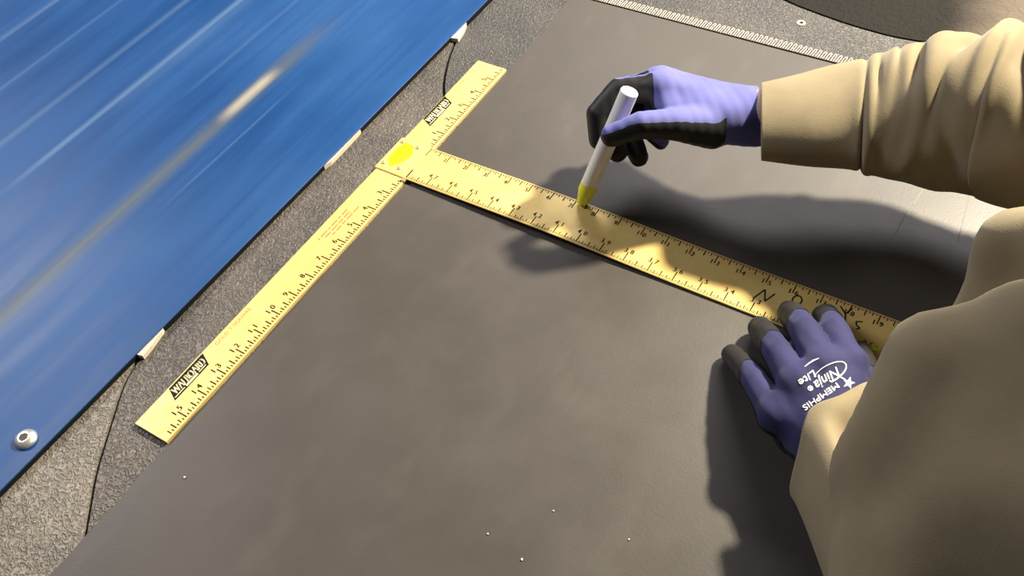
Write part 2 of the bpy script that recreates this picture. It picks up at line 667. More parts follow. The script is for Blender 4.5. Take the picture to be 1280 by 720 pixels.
# chalk scratches on the belt
for k, (p, q, w) in enumerate([((18.29, 5.75), (18.27, 3.9), 0.03), ((18.5, 7.0), (18.4, 5.6), 0.05), ((20.06, 7.33), (20.33, 4.5), 0.035)]):
    pb = Print()
    pb.bar(p, q, w)
    pb.build('chalk_scratch', M_chalk, belt, lambda x, y: np.full(len(x), ZB + 0.016))
# crumbs
for k, (x, y, r, lab) in enumerate([(12.68, -13.68, 0.045, 'tiny white crumb on the belt near the bottom edge, nearest of the specks'),
                                    (15.17, -11.56, 0.032, 'tiny white crumb on the belt, rightmost of the loose specks'),
                                    (12.72, -11.85, 0.03, 'tiny pale crumb on the belt above the brightest white crumb'),
                                    (1.46, -16.73, 0.04, 'tiny pale crumb on the belt below the lower end of the square'),
                                    (11.34, -13.49, 0.035, 'tiny tan crumb on the belt, left of the brightest white crumb')]):
    bm = bmesh.new()
    bmesh.ops.create_icosphere(bm, subdivisions=1, radius=r)
    for q in bm.verts:
        q.co *= random.uniform(0.7, 1.2)
    V = [(q.co.x + x, q.co.y + y, q.co.z * 0.6 + ZB + r * 0.45 + 0.01) for q in bm.verts]
    bm.verts.index_update()
    F = [[q.index for q in ff.verts] for ff in bm.faces]
    bm.free()
    tag(obj('crumb', V, F, M_crumb), lab, 'crumb', 'crumbs on the belt')

# blue steel plate
plate = thing('steel_plate', 'large blue painted steel plate with rub marks along the bench side', 'plate', loc=(-18, 0, ZM))
v, f = prism([(-33.5, -33), (-3.62, -33), (-3.62, 33), (-33.5, 33)], 0.05, 0.10, 0.015)
local(obj('plate_sheet', v, f, M_plate, plate), plate)
v, f = prism([(-33, -32.8), (-3.635, -32.8), (-3.635, 32.8), (-33, 32.8)], ZM, 0.05)  # shade of the gap under the plate's edge, put in as a black block
local(obj('gap_shade', v, f, M_dark, plate), plate)
br, bh = 0.40, 0.20
prof = [(br, 0.0), (br, 0.03)] + [(br * math.cos(a), 0.03 + bh * math.sin(a)) for a in np.linspace(0.12, 1.02, 8)]
prof += [(0.20, 0.205), (0.165, 0.195)]
v, f = lathe(prof, 32, (-4.40, -18.45, 0.10))
bolt = local(obj('bolt', v, f, M_chrome, plate, True), plate)
v, f = lathe([(0.17, 0.196), (0.165, 0.204), (0.12, 0.2)], 6, (-4.40, -18.45, 0.10))
obj('hex_socket', v, f, M_socket, bolt)
# pale shims in the gap under the plate's edge
for poly, lab in (([(-3.63, -13.95), (-3.38, -13.90), (-3.44, -13.4), (-3.58, -12.75), (-3.63, -12.6)], 'cream wooden shim wedged under the blue plate edge, nearest the bolt and widest'),
                  ([(-3.63, -2.95), (-3.54, -2.6), (-3.55, -1.5), (-3.60, -0.5), (-3.63, -0.4)], 'thin pale shim under the blue plate edge, level with the yellow paint dot'),
                  ([(-3.63, 6.75), (-3.28, 6.84), (-3.40, 7.5), (-3.55, 7.95), (-3.63, 8.1)], 'tan shim under the blue plate edge at the top, where the curved seam ends')):
    v, f = prism(poly, ZM, 0.042, 0.01)
    tag(obj('shim', v, f, M_cream), lab, 'shim', 'shims under the plate edge')

# ------------------------------------------------------------------ T-square
square = thing('t_square', 'gold metal T-square with printed inch scales lying over the belt edge', 't-square', loc=(-0.8, -1, ZM))


def S(o):
    return local(o, square)


HW = 1.55
v, f = prism([(-HW, -16.08), (0, -16.08), (0, 5.90), (-HW, 5.90)], ZM + 0.002, 0.0, 0.025)
S(obj('head', v, f, M_gold, square))


def blade_z(x):
    x = np.asarray(x, float)
    return 0.055 + 0.10 * np.sin(np.clip(x / 13, 0, 1) * math.pi) ** 2 * 0.8 - 0.085 * sstep(6, 17, x)


xs = np.concatenate([[-1.60], np.linspace(-1.5, 33, 140)])
prof2 = [(-2.03, -0.055), (-2.03, -0.02), (-2.0, 0.0), (-1.6, 0.004), (-0.4, 0.004), (-0.02, 0.0), (0.0, -0.02), (0.0, -0.055)]
V = [(x, y, float(blade_z(max(x, 0))) + z) for x in xs for y, z in prof2]
m_ = len(prof2)
F = [[i * m_ + j, (i + 1) * m_ + j, (i + 1) * m_ + (j + 1) % m_, i * m_ + (j + 1) % m_] for i in range(len(xs) - 1) for j in range(m_)]
F += [list(range(m_)), [(len(xs) - 1) * m_ + j for j in range(m_)][::-1]]
S(obj('blade', V, F, M_gold, square))
zb = lambda x, y: blade_z(np.maximum(x, 0)) + 0.0085
zh = lambda x, y: np.full(len(x), 0.004)
zh2 = lambda x, y: np.full(len(x), 0.008)

pb = Print()
LEN = {0: 0.42, 8: 0.30, 4: 0.22, 12: 0.22}
for k in range(0, 16 * 31):
    x = k / 16
    s = k % 16
    if k:
        if s == 0:
            pb.bar((x, -0.06), (x, -0.50), 0.034)
        elif s == 8:
            pb.bar((x, -0.06), (x, -0.32), 0.036)
        elif s in (4, 12):
            pb.bar((x, -0.06), (x, -0.22), 0.03)
        elif s % 2 == 0:
            pb.bar((x, -0.06), (x, -0.16), 0.026)
        else:
            pb.bar((x, -0.06), (x, -0.11), 0.02)
    if s == 0:
        pb.bar((x, -1.97), (x, -1.50), 0.034)
    elif s == 8:
        pb.bar((x, -1.97), (x, -1.72), 0.034)
    elif s in (4, 12):
        pb.bar((x, -1.97), (x, -1.80), 0.028)
    elif s % 2 == 0:
        pb.bar((x, -1.97), (x, -1.86), 0.024)
    else:
        pb.bar((x, -1.97), (x, -1.90), 0.02)
pb.bar((-0.02, -0.04), (-0.02, -0.52), 0.03)
pb.bar((-0.02, -1.96), (-0.02, -1.45), 0.03)
for n in range(1, 31):
    t = str(n)
    if len(t) == 1:
        pb.text(t, (n - 0.115, -0.50), (1, 0), 0.21, 0.9, 0, 0.018)
    else:
        pb.text(t[0], (n - 0.125, -0.55), (1, 0), 0.21, 0.9, 0, 0.018)
        pb.text(t[1], (n + 0.125, -0.55), (1, 0), 0.21, 0.9, 0, 0.018)
    t = str(48 - n)
    pb.text(t[0], (n - 0.125, -1.53), (1, 0), 0.21, 0.9, 0, 0.018)
    pb.text(t[1], (n + 0.125, -1.53), (1, 0), 0.21, 0.9, 0, 0.018)
S(tag(pb.build('blade_scale', M_ink, square, zb), kind='stuff'))

ph = Print()
for sgn, base, last in ((-1, 0.0, 15), (1, 0.0, 5)):
    for k in range(1, last * 8 + 7):
        y = sgn * k / 8
        if sgn < 0 and y > -2.1:
            continue
        s = k % 8
        ln = 0.44 if s == 0 else 0.30 if s == 4 else 0.20 if s % 2 == 0 else 0.11
        ph.bar((-0.07, y), (-0.07 - ln, y), 0.042 if s % 4 == 0 else 0.036)
    for n in range(1, last + 1):
        y = sgn * n
        if sgn < 0 and n < 3:
            continue
        t = str(n)
        if len(t) == 1:
            ph.text(t, (-0.42, y - 0.15), (0, 1), 0.23, 0.95, 0, 0.018)
        else:
            ph.text(t[0], (-0.46, y - 0.13), (0, 1), 0.23, 0.95, 0, 0.018)
            ph.text(t[1], (-0.46, y + 0.14), (0, 1), 0.23, 0.95, 0, 0.018)
S(tag(ph.build('head_scale', M_ink, square, zh), kind='stuff'))
pf = Print()
pf.text('GOLD T-SQUARE', (-1.24, -11.25), (0, 1), 0.145, 1.18)
pf.text('GOLD T-SQUARE', (-1.30, 4.08), (0, 1), 0.09, 0.75)
for r in range(3):
    y = -6.4 + 0.25 * r
    while y < -4.6 + 0.1 * r:
        l = random.uniform(0.12, 0.4)
        pf.bar((-1.16 + 0.17 * r, y), (-1.16 + 0.17 * r, y + l), 0.05)
        y += l + 0.08
S(tag(pf.build('small_print', M_inkfaint, square, zh), kind='stuff'))


def logo(y0, y1, xa, xb, slant):
    pk = Print()
    pk.add([(xa, y0 + slant), (xb, y0), (xb, y1), (xa, y1 + slant)][::-1], [[0, 1, 2, 3]])
    S(pk.build('logo_panel', M_black, square, zh))
    pw = Print()
    L = y1 - y0
    V, F = text_mesh('WALBOARD')
    wdt = V[:, 0].max() - V[:, 0].min()
    h = (xb - xa) * 0.56
    sx = (L * 0.90) / (wdt * h)
    for dy in (-0.012, 0.012):
        pw.text('WALBOARD', (xb - (xb - xa) * 0.27, (y0 + y1) / 2 + slant * 0.45 + dy), (0, 1), h, sx, 0.18)
    pw.bar((xb - 0.09, y0 + 0.10), (xb - 0.09, y0 + L * 0.34), 0.03)
    pw.bar((xb - 0.09, y0 + L * 0.38), (xb - 0.09, y0 + L * 0.72), 0.075)
    pw.bar((xb - 0.09, y0 + L * 0.76), (xb - 0.09, y1 - 0.06), 0.03)
    S(pw.build('logo_lettering', M_pale, square, zh2))


logo(-14.72, -12.98, -1.48, -0.92, 0.26)
logo(1.14, 2.85, -1.51, -0.95, 0.26)
# yellow paint dot and four rivets on the joint
th = np.linspace(0, 2 * math.pi, 40, endpoint=False)
rr = 1 + 0.06 * np.sin(3 * th + 1) + 0.04 * np.sin(7 * th)
V = [(-1.02 + 0.44 * r * math.cos(t), -0.93 + 0.74 * r * math.sin(t), 0.0585) for r, t in zip(rr, th)] + [(-1.02, -0.93, 0.068)]
S(obj('paint_dot', V, [[i, (i + 1) % 40, 40] for i in range(40)], M_yellow, square, True))
for x, y in ((-1.42, -0.26), (-0.60, -0.27), (-1.40, -1.66), (-0.60, -1.66)):
    v, f = lathe([(0.105, 0.0), (0.10, 0.02), (0.075, 0.038), (0.03, 0.045)], 16, (x, y, 0.055))
    S(obj('rivet', v, f, M_rivet, square, True))
v, f = prism([(-0.16, -2.20), (0.05, -2.20), (0.05, -2.03), (-0.16, -2.03)], -0.02, 0.05, 0.02)
S(obj('joint_lug', v, f, M_rivet, square))
# hand lettering in marker on the blade
pm = Print()
for st in ([(14.89, -1.34), (15.10, -0.80), (15.29, -1.30), (15.48, -0.82)], [(17.66, -0.30), (17.92, -0.55)], [(18.06, -0.22), (17.92, -0.55), (18.04, -0.90)],
           [(18.55, -0.62), (18.36, -0.70), (18.40, -0.84), (18.56, -0.92), (18.46, -1.02)],
           [(16.26 + 0.16 * math.cos(a), -0.74 + 0.22 * math.sin(a)) for a in np.linspace(0, 2 * math.pi, 14)]):
    for a, b in zip(st[:-1], st[1:]):
        pm.bar(a, b, 0.045)
S(tag(pm.build('marker_lettering', M_black, square, lambda x, y: blade_z(x) + 0.010), kind='stuff'))

# ------------------------------------------------------------------ marker pen
tip = np.array([7.25, -0.16, float(blade_z(7.25)) + 0.015])
top = np.array([8.50, 1.50, 4.98])
axd = (top - tip) / np.linalg.norm(top - tip)
LP = np.linalg.norm(top - tip)
pen = thing('marker_pen', 'white paint marker with a yellow nozzle held upright on the gold blade', 'marker', loc=tuple(tip))


def pp(prof, name, m):
    v, f = lathe(prof, 28, tuple(tip), tuple(axd))
    o = obj(name, v, f, m, pen, True)
    es = o.modifiers.new('e', 'EDGE_SPLIT')
    es.split_angle = 0.6
    return local(o, pen)


pp([(0.12, 0.0), (0.19, 0.05), (0.20, 0.18)], 'nib', M_lime)
pp([(0.20, 0.14), (0.23, 0.20), (0.33, 0.62), (0.35, 0.70), (0.35, 1.05)], 'nozzle', M_lime)
pp([(0.33, 1.05), (0.345, 1.10), (0.335, LP - 0.05), (0.30, LP)], 'barrel', M_white)

# ------------------------------------------------------------------ the person
LABEL = 'person in khaki work shirt and blue gloves leaning over the belt with a marker'
A_sh_r, A_sh_l = np.array([30.5, 7.2, 17.5]), np.array([32.5, -9.8, 17.5])
CHEST, HIPS = np.array([34.0, -1.2, 13.5]), np.array([42.0, -1.0, 0.0])
HEAD = np.array([25.6, 5.0, 22.6])  # out of view; set so its shadow keeps the work lamp off the left sleeve


def body_sdf(P):
    d = round_cone(P, HIPS, CHEST, 5.5, 5.4)
    d = smin(d, round_cone(P, A_sh_r, A_sh_l, 2.4, 2.4), 2.5)
    d = smin(d, round_cone(P, (31.2, -0.2, 17.6), HEAD + np.array([1.8, -1.0, -2.2]), 2.5, 2.2), 1.5)
    H = P - HEAD                                      # face looks down at the blade, towards -x
    hd = round_cone(H, (0.3, 0, 0.6), (-1.9, 0, -1.4), 3.6, 2.5)
    hd = smin(hd, round_cone(H, (-3.6, 0, 0.7), (-4.3, 0, -0.7), 0.35, 0.55), 0.5)
    for s in (-1, 1):
        hd = smin(hd, round_cone(H, (0.2, s * 3.3, 0.2), (0.2, s * 3.45, -1.0), 0.5, 0.35), 0.3)
        hd = np.maximum(hd, -(np.linalg.norm(H - np.array([-3.6, s * 1.3, 0.9]), axis=1) - 0.42))
        hd = np.minimum(hd, np.linalg.norm(H - np.array([-2.95, s * 1.3, 0.85]), axis=1) - 0.5)
    hd = smin(hd, round_cone(H, (-4.1, -0.8, -1.9), (-4.1, 0.8, -1.9), 0.28, 0.28), 0.25)
    d = smin(d, hd, 0.8)
    for s in (-1, 1):
        d = smin(d, round_cone(P, (43, -1 + s * 4, -2), (42, -1 + s * 4.5, -18), 4.0, 2.8), 1.5)
        d = smin(d, round_cone(P, (42, -1 + s * 4.5, -18), (43, -1 + s * 4.5, -33), 2.6, 1.9), 1.0)
        d = smin(d, round_cone(P, (43.5, -1 + s * 4.5, -34.5), (36.5, -1 + s * 4.8, -34.9), 1.5, 1.1), 0.8)
    for a, b, ra, rb in ARMS:
        d = smin(d, round_cone(P, a, b, ra, rb), 0.6)
    return d


# joints of the two arms
wr_r = at(938, 146, 3.35)
el_r = np.array([24.5, 6.5, 6.2])
wr_l = at(1050, 565, 1.95)
el_l = np.array([24.4, -9.7, 6.9])
ARMS = [(A_sh_r, el_r, 1.7, 1.3), (el_r, wr_r, 1.3, 0.8), (A_sh_l, el_l, 1.6, 1.0), (el_l, wr_l, 1.0, 0.5)]
V, F = skin(body_sdf, (6, -17, -36.5), (50, 15, 31), 0.5)
person = tag(obj('person', V, F, M_skin, None, True), LABEL, 'person')


def hair_sdf(P):
    d = np.linalg.norm(P - HEAD - np.array([0.6, 0, 0.9]), axis=1) - 3.95
    return np.maximum(d, -((P - HEAD) @ np.array([0.75, 0, 0.66]) + 1.0))


V, F = skin(hair_sdf, HEAD - 6, HEAD + 7, 0.3)
obj('hair', relax(V, F, 2), F, M_hair, person, True)


def trouser_sdf(P):
    d = round_cone(P, (43, -1, 4), (43, -1, 0), 6.2, 6.6)
    for s in (-1, 1):
        d = smin(d, round_cone(P, (43, -1 + s * 4, -2), (42, -1 + s * 4.5, -18), 4.6, 3.5), 1.5)
        d = smin(d, round_cone(P, (42, -1 + s * 4.5, -18), (43, -1 + s * 4.5, -32), 3.5, 3.1), 1.0)
    return np.maximum(d, -33.5 - P[:, 2])


V, F = skin(trouser_sdf, (33, -14, -34.5), (53, 12, 11), 0.6)
obj('trousers', relax(V, F, 1), F, M_trouser, person, True)


# ---- shirt: torso, both sleeves, one cloth
def circ(u, v, z, rpx):
    p = at(u, v, z)
    return p, rpx * np.linalg.norm(p - CAM) / FOC


def tri(P, a, b, c, r):
    """distance to a triangle thickened by r: a flat fold of cloth"""
    a, b, c = (np.asarray(q, float) for q in (a, b, c))
    n = np.cross(b - a, c - a)
    ins = np.ones(len(P), bool)
    e2 = np.full(len(P), 1e9)
    for p, q in ((a, b), (b, c), (c, a)):
        pq = q - p
        w = P - p
        ins &= (w @ np.cross(n, pq)) > 0
        t = np.clip(w @ pq / (pq @ pq), 0, 1)
        e2 = np.minimum(e2, ((w - t[:, None] * pq) ** 2).sum(1))
    pl = ((P - a) @ n) ** 2 / (n @ n)
    return np.sqrt(np.where(ins, pl, e2)) - r


E1, E2, E3 = at(1170, 451, 8.2), at(1109, 590, 6.3), at(1112, 790, 5.5)
E4, E5, E6 = at(1300, 428, 8.7), at(1460, 430, 9.0), at(1400, 800, 5.3)
T1, T2, T3, T4 = at(1268, 303, 7.0), at(1228, 420, 4.0), at(1450, 300, 9.0), at(1450, 460, 5.5)


def shirt_sdf(P):
    d = tri(P, E1, E2, E4, 1.15)
    d = smin(d, tri(P, E2, E3, E4, 1.25), 0.5)
    d = smin(d, tri(P, E3, E6, E4, 1.35), 0.5)
    d = smin(d, tri(P, E4, E6, E5, 1.3), 0.5)
    d = smin(d, round_cone(P, at(1230, 560, 6.9), at(1340, 720, 6.0), 1.4, 1.8), 2.0)
    d = smin(d, round_cone(P, el_l + np.array([0.8, 0, 0.8]), A_sh_l, 2.2, 3.6), 2.0)
    t = tri(P, T1, T2, T3, 1.0)
    t = smin(t, tri(P, T2, T4, T3, 1.1), 0.5)
    t = smin(t, round_cone(P, T3, CHEST, 1.6, 6.5), 1.5)
    t = smin(t, round_cone(P, T4, CHEST, 1.6, 6.5), 1.5)
    t = smin(t, round_cone(P, HIPS - np.array([0, 0, 2.0]), CHEST, 7.0, 6.6), 2.0)
    t = smin(t, round_cone(P, A_sh_r, A_sh_l, 3.3, 3.4), 2.0)
    d = smin(d, t, 0.15)
    d = smin(d, round_cone(P, A_sh_r, np.array([29.5, 7.3, 15.5]), 3.3, 2.9), 1.0)
    # long soft folds
    w = 0.045 * np.sin(P @ np.array([0.9, 0.7, 0.5]) + 1.2 * np.sin(P @ np.array([-0.3, 0.6, 0.8])))
    w += 0.03 * np.sin(P @ np.array([-1.3, 1.9, 0.7]) + 2.0 * np.sin(P @ np.array([0.5, 0.4, -0.9])))
    return d + w


V, F = skin(shirt_sdf, (16, -18, -11), (52, 14, 25), 0.30)
V = relax(V, F, 2)
shirt = obj('shirt', V, F, M_khaki, person, True)
shirt['label'] = 'khaki work shirt'


def loft(centers, radii, n=72, sub=8, disp=None, squash=lambda s: (1, 1)):
    Cc = smooth_curve(centers, sub)
    R = smooth_curve(np.c_[radii, radii], sub)[:, 0]
    T = np.gradient(Cc, axis=0)
    T /= np.linalg.norm(T, axis=1)[:, None]
    s = np.r_[0, np.cumsum(np.linalg.norm(np.diff(Cc, axis=0), axis=1))]
    V = []
    th = np.linspace(0, 2 * math.pi, n, endpoint=False)
    for k in range(len(Cc)):
        a = np.cross(T[k], [0, 0, 1.0])
        a /= np.linalg.norm(a)                      # sideways
        b = np.cross(a, T[k])                       # upward
        r = R[k] + (disp(s[k], th) if disp else 0)
        V.append(Cc[k] + (r * np.cos(th) * squash(s[k])[0])[:, None] * a + (r * np.sin(th) * squash(s[k])[1])[:, None] * b)
    m = len(Cc)
    V = np.array(V).reshape(-1, 3)
    F = [[k * n + i, k * n + (i + 1) % n, (k + 1) * n + (i + 1) % n, (k + 1) * n + i] for k in range(m - 1) for i in range(n)]
    return V, np.array(F), s


def solid_cloth(name, V, F, parent, thick=0.05):
    o = obj(name, V, F, M_khaki, parent, True)
    md = o.modifiers.new('thickness', 'SOLIDIFY')
    md.thickness = thick * IN
    md.offset = -1
    return o


# right sleeve: smooth cuff, seam, then bunched cloth towards the elbow
rs = [circ(952, 152, 3.65, 44), circ(1010, 149, 3.85, 53), circ(1066, 144, 4.05, 61), circ(1120, 143, 4.3, 73), circ(1180, 140, 4.7, 86),
      circ(1240, 143, 5.05, 92), circ(1310, 150, 5.4, 97)]
c_ = [p for p, r in rs] + [np.array([24.3, 6.5, 6.3]), np.array([26.8, 7.0, 9.6]), np.array([29.2, 7.3, 14.5])]
r_ = [r for p, r in rs] + [3.0, 3.0, 3.1]


def ridge(s, th, s0, tilt, ph, w, amp, th0=None, tw=1.0):
    """a fold running round the sleeve: crest at s0 + tilt*sin(th - ph)"""
    x = (s - s0 - tilt * np.sin(th - ph)) / w
    g = amp * np.exp(-x * x)
    if th0 is not None:
        d = (th - th0 + math.pi) % (2 * math.pi) - math.pi
        g = g * np.exp(-(d / tw) ** 2)
    return g


def right_folds(s, th):
    d = np.zeros_like(th)
    d += ridge(s, th, 3.45, 0.05, 0, 0.10, -0.13)
    d += ridge(s, th, 3.70, 0.05, 0, 0.18, 0.08)
    for s0, tilt, ph, w, amp, t0, tw in ((3.95, -0.10, 1.3, 0.12, -0.22, 1.7, 0.45), (4.35, 0.10, 1.3, 0.20, 0.10, 1.8, 0.7), (4.75, -0.2, 1.3, 0.14, -0.14, 2.2, 0.5),
                                         (5.30, 0.10, 1.3, 0.17, -0.36, 1.65, 0.50), (5.75, 0.2, 1.3, 0.26, 0.16, 1.7, 0.8), (6.55, 0.35, 1.6, 0.20, -0.42, 1.95, 0.45),
                                         (6.1, 0.5, 1.0, 0.16, -0.16, 1.1, 0.35), (7.30, 0.25, 1.6, 0.22, 0.30, 1.5, 0.55), (7.55, 0.0, 1.6, 0.36, 0.42, 2.25, 0.40),
                                         (7.80, -0.15, 1.4, 0.15, 0.26, 1.5, 0.8), (8.55, -0.9, 1.35, 0.38, -0.95, 1.35, 0.95), (9.45, -0.9, 1.35, 0.26, 0.50, 1.5, 0.9),
                                         (10.2, -0.7, 1.35, 0.34, -0.55, 1.6, 0.8), (11.0, -0.5, 1.35, 0.4, 0.35, 1.6, 1.0),
                                         (5.0, 0.8, 0.0, 0.30, 0.10, 0.3, 0.6), (6.6, -0.8, 0.4, 0.35, -0.14, 0.2, 0.7), (4.3, 0.5, 0.4, 0.3, -0.08, 0.3, 0.6)):
        d += ridge(s, th, s0, tilt, ph, w, amp, t0, tw)
    q = sstep(3.2, 5.5, s)
    d += q * (0.05 * np.sin(3 * th + s * 1.7) + 0.035 * np.sin(7 * th - s * 2.3 + 1) + 0.06 * np.sin(2 * th - 0.9 * s))
    return d + (1 - q) * 0.02 * np.sin(3 * th + 1)


V, F, s_ = loft(c_, r_, 112, 22, right_folds, lambda s: (1.24 - 0.22 * sstep(2.5, 6.0, s), 0.78 + 0.20 * sstep(2.5, 6.0, s)))
solid_cloth('right_sleeve', V, F, shirt)
# left cuff: loose cloth round the wrist, its mouth towards the glove
ring0 = [(1087, 479, 3.0), (1050, 495, 3.35), (1013, 513, 3.2), (1000, 560, 2.75), (990, 618, 1.7), (1025, 612, 0.6), (1062, 565, 0.8), (1090, 515, 1.8)]
CR = []
for k, (du, dv, dz, g) in enumerate([(0, 0, 0, 1.0), (9, 14, 0.12, 1.0), (26, 45, 0.4, 1.02), (62, 108, 0.8, 1.12), (100, 175, 1.3, 1.2), (150, 240, 2.0, 1.25)]):
    P8 = np.array([at(u, v, z) for u, v, z in ring0])
    mid = P8.mean(0)
    sh = at(1040 + du, 545 + dv, 2.0 + dz) - at(1040, 545, 2.0)
    P8 = mid + (P8 - mid) * g + sh
    P8[:, 2] = np.maximum(P8[:, 2], 0.35)
    closed = smooth_curve(np.vstack([P8[-1], P8, P8[0], P8[1]]), 8)[8:8 + 64]
    CR.append(closed)
CR = np.array(CR)
dip = 1 - sstep(9, 15.5, np.arange(16))
for k, amt in enumerate([0, 0.1, 0.9, 1.7, 1.9, 1.9]):
    CR[k, :16, 2] -= dip * amt
    CR[k, :, 2] = np.maximum(CR[k, :, 2], 0.3)
rows = np.stack([smooth_curve(CR[:, i], 6) for i in range(CR.shape[1])], 1)
m_, n_ = rows.shape[:2]
F = np.array([[k * n_ + i, k * n_ + (i + 1) % n_, (k + 1) * n_ + (i + 1) % n_, (k + 1) * n_ + i] for k in range(m_ - 1) for i in range(n_)])
lc = solid_cloth('left_cuff', rows.reshape(-1, 3), F, shirt)
bm = bmesh.new()
bm.from_mesh(lc.data)
bmesh.ops.recalc_face_normals(bm, faces=bm.faces)
bm.to_mesh(lc.data)
bm.free()


# ---- gloves
def chain(P, pts, radii):
    d = None
    for i in range(len(pts) - 1):
        e = round_cone(P, pts[i], pts[i + 1], radii[i], radii[i + 1])
        d = e if d is None else np.minimum(d, e)
    return d


def glove(name, fn, lo, hi, h, mat, coat_fn, label):
    V, F = skin(fn, lo, hi, h)
    V = relax(V, F, 2)
    g = obj(name, V, F, mat, person, True)
    g['label'] = label
    N = vnormals(V, F)
    k = coat_fn(V, N)
    sel = (k[F].mean(1) > 0)
    FF = F[sel]
    use = np.unique(FF)
    mp = -np.ones(len(V), int)
    mp[use] = np.arange(len(use))
    CV = V[use] + 0.022 * N[use]
    CF = mp[FF]
    # smooth the rim of the dip
    ed = {}
    for q in CF:
        for a, b in zip(q, np.roll(q, -1)):
            ed.setdefault((min(a, b), max(a, b)), []).append(1)
    nb = {}
    for (a, b), l in ed.items():
        if len(l) == 1:
            nb.setdefault(a, []).append(b)
            nb.setdefault(b, []).append(a)
    for _ in range(5):
        new = CV.copy()
        for a, l in nb.items():
            new[a] = 0.5 * CV[a] + 0.5 * np.mean([CV[b] for b in l], 0)
        CV = new
    c = obj('palm_coating', CV, CF, M_dip, g, True)
    c['label'] = 'dark grey rubber dip on the palm and fingertips'
    return g, V, F


# right hand: a fist closed round the marker, thumb on the near side
def A(u, v, z):
    return at(u, v, z)


on_pen = lambda t: tip + (top - tip) * t
Rw = [A(975, 148, 3.5), A(940, 146, 3.4)]
R_mcp = [A(826, 110, 4.3), A(826, 103, 3.9), A(832, 104, 3.4), A(842, 112, 2.9)]
R_idx = [R_mcp[0], A(775, 113, 4.1), A(748, 142, 3.5), A(749, 174, 2.7)]
R_mid = [R_mcp[1], A(775, 114, 3.5), A(762, 152, 2.9), A(772, 190, 2.2)]
R_rng = [R_mcp[2], A(786, 114, 3.0), A(780, 155, 2.3), A(799, 196, 1.8)]
R_pky = [R_mcp[3], A(806, 122, 2.6), A(806, 156, 2.1), A(826, 176, 1.8)]
R_th = [A(890, 158, 3.5), A(845, 155, 4.1), A(802, 156, 4.3), A(765, 169, 3.85)]
R_web = A(838, 138, 4.0)


def rhand(P):
    palm = round_cone(P, Rw[0], Rw[1], 0.93, 0.93)
    palm = smin(palm, round_cone(P, Rw[1], R_mcp[1], 0.92, 0.60), 0.5)
    palm = smin(palm, round_cone(P, Rw[1], R_mcp[3], 0.85, 0.55), 0.5)
    palm = smin(palm, round_cone(P, A(915, 150, 3.5), R_mcp[0], 0.85, 0.56), 0.4)
    palm = smin(palm, round_cone(P, R_mcp[0], R_mcp[3], 0.56, 0.54), 0.3)
    palm = smin(palm, round_cone(P, A(905, 150, 3.6), R_web, 0.8, 0.5), 0.3)
    palm = smin(palm, round_cone(P, R_web, R_mcp[0], 0.5, 0.5), 0.2)
    fing = chain(P, R_idx, [0.53, 0.47, 0.43, 0.37])
    for c, r in ((R_mid, [0.54, 0.48, 0.44, 0.37]), (R_rng, [0.52, 0.46, 0.42, 0.36]), (R_pky, [0.46, 0.41, 0.37, 0.32])):
        fing = smin(fing, chain(P, c, r), 0.06)
    d = smin(palm, fing, 0.25)
    d = smin(d, chain(P, R_th, [0.80, 0.58, 0.48, 0.40]), 0.14)
    return d + 0.012 * np.sin(P @ np.array([9, 4, 3])) * np.sin(P @ np.array([2, 8, -4]))


def rcoat(V, N):
    # dip over the curled finger pads and the underside of thumb and palm
    dI = chain(V, R_idx, [0.53, 0.47, 0.43, 0.37])
    fing = np.minimum.reduce([chain(V, c, [0.5, 0.46, 0.42, 0.36]) for c in (R_idx, R_mid, R_rng, R_pky)])
    dT = chain(V, R_th, [0.80, 0.58, 0.48, 0.40])
    isT = dT < fing
    down = N @ np.array([-0.15, -0.62, -0.77])
    lo_ = N @ (RM.T @ np.array([0.0, 1.0, 0.0]))
    k = np.where(isT, lo_ * 1.0 - 0.05, -1.0)
    p0 = A(815, 112, 4.8)
    along = (V - p0) @ (RM.T @ np.array([-1.0, 0.0, 0.0]))
    upn = N @ (RM.T @ np.array([0.0, -1.0, 0.0]))
    kf = np.minimum(along * 1.2 + 0.1, 0.75 - upn)
    k = np.where(isT, k, np.maximum(kf, np.where((V @ (RM.T @ np.array([1.0, 0, 0])) < 1e9) & (down > 0.35), down - 0.35, -1.0)))
    # keep the wrist free of coating
    wr = (V - A(903, 165, 3.3)) @ (RM.T @ np.array([1.0, 0.0, 0.0]))
    return np.where(wr > 0, -1.0, k)


lo = np.min([*R_idx, *R_pky, *R_th, *R_mid, *R_rng, *Rw], 0) - 1.3
hi = np.max([*R_idx, *R_pky, *R_th, *R_mid, *R_rng, *Rw], 0) + 1.3
gr, V, F = glove('glove', rhand, lo, hi, 0.055, M_knit_lit, rcoat, 'blue knitted glove in a lit tone gripping the marker')
hc = at(947, 145, 3.45)
ax_ = Rw[0] - Rw[1]
ax_ /= np.linalg.norm(ax_)
V, F, s_ = loft([hc - ax_ * 0.12, hc, hc + ax_ * 0.14, hc + ax_ * 0.5], [1.0, 1.06, 1.06, 1.0], 48, 4)
obj('wrist_hem', V, F, M_hem, gr, True)

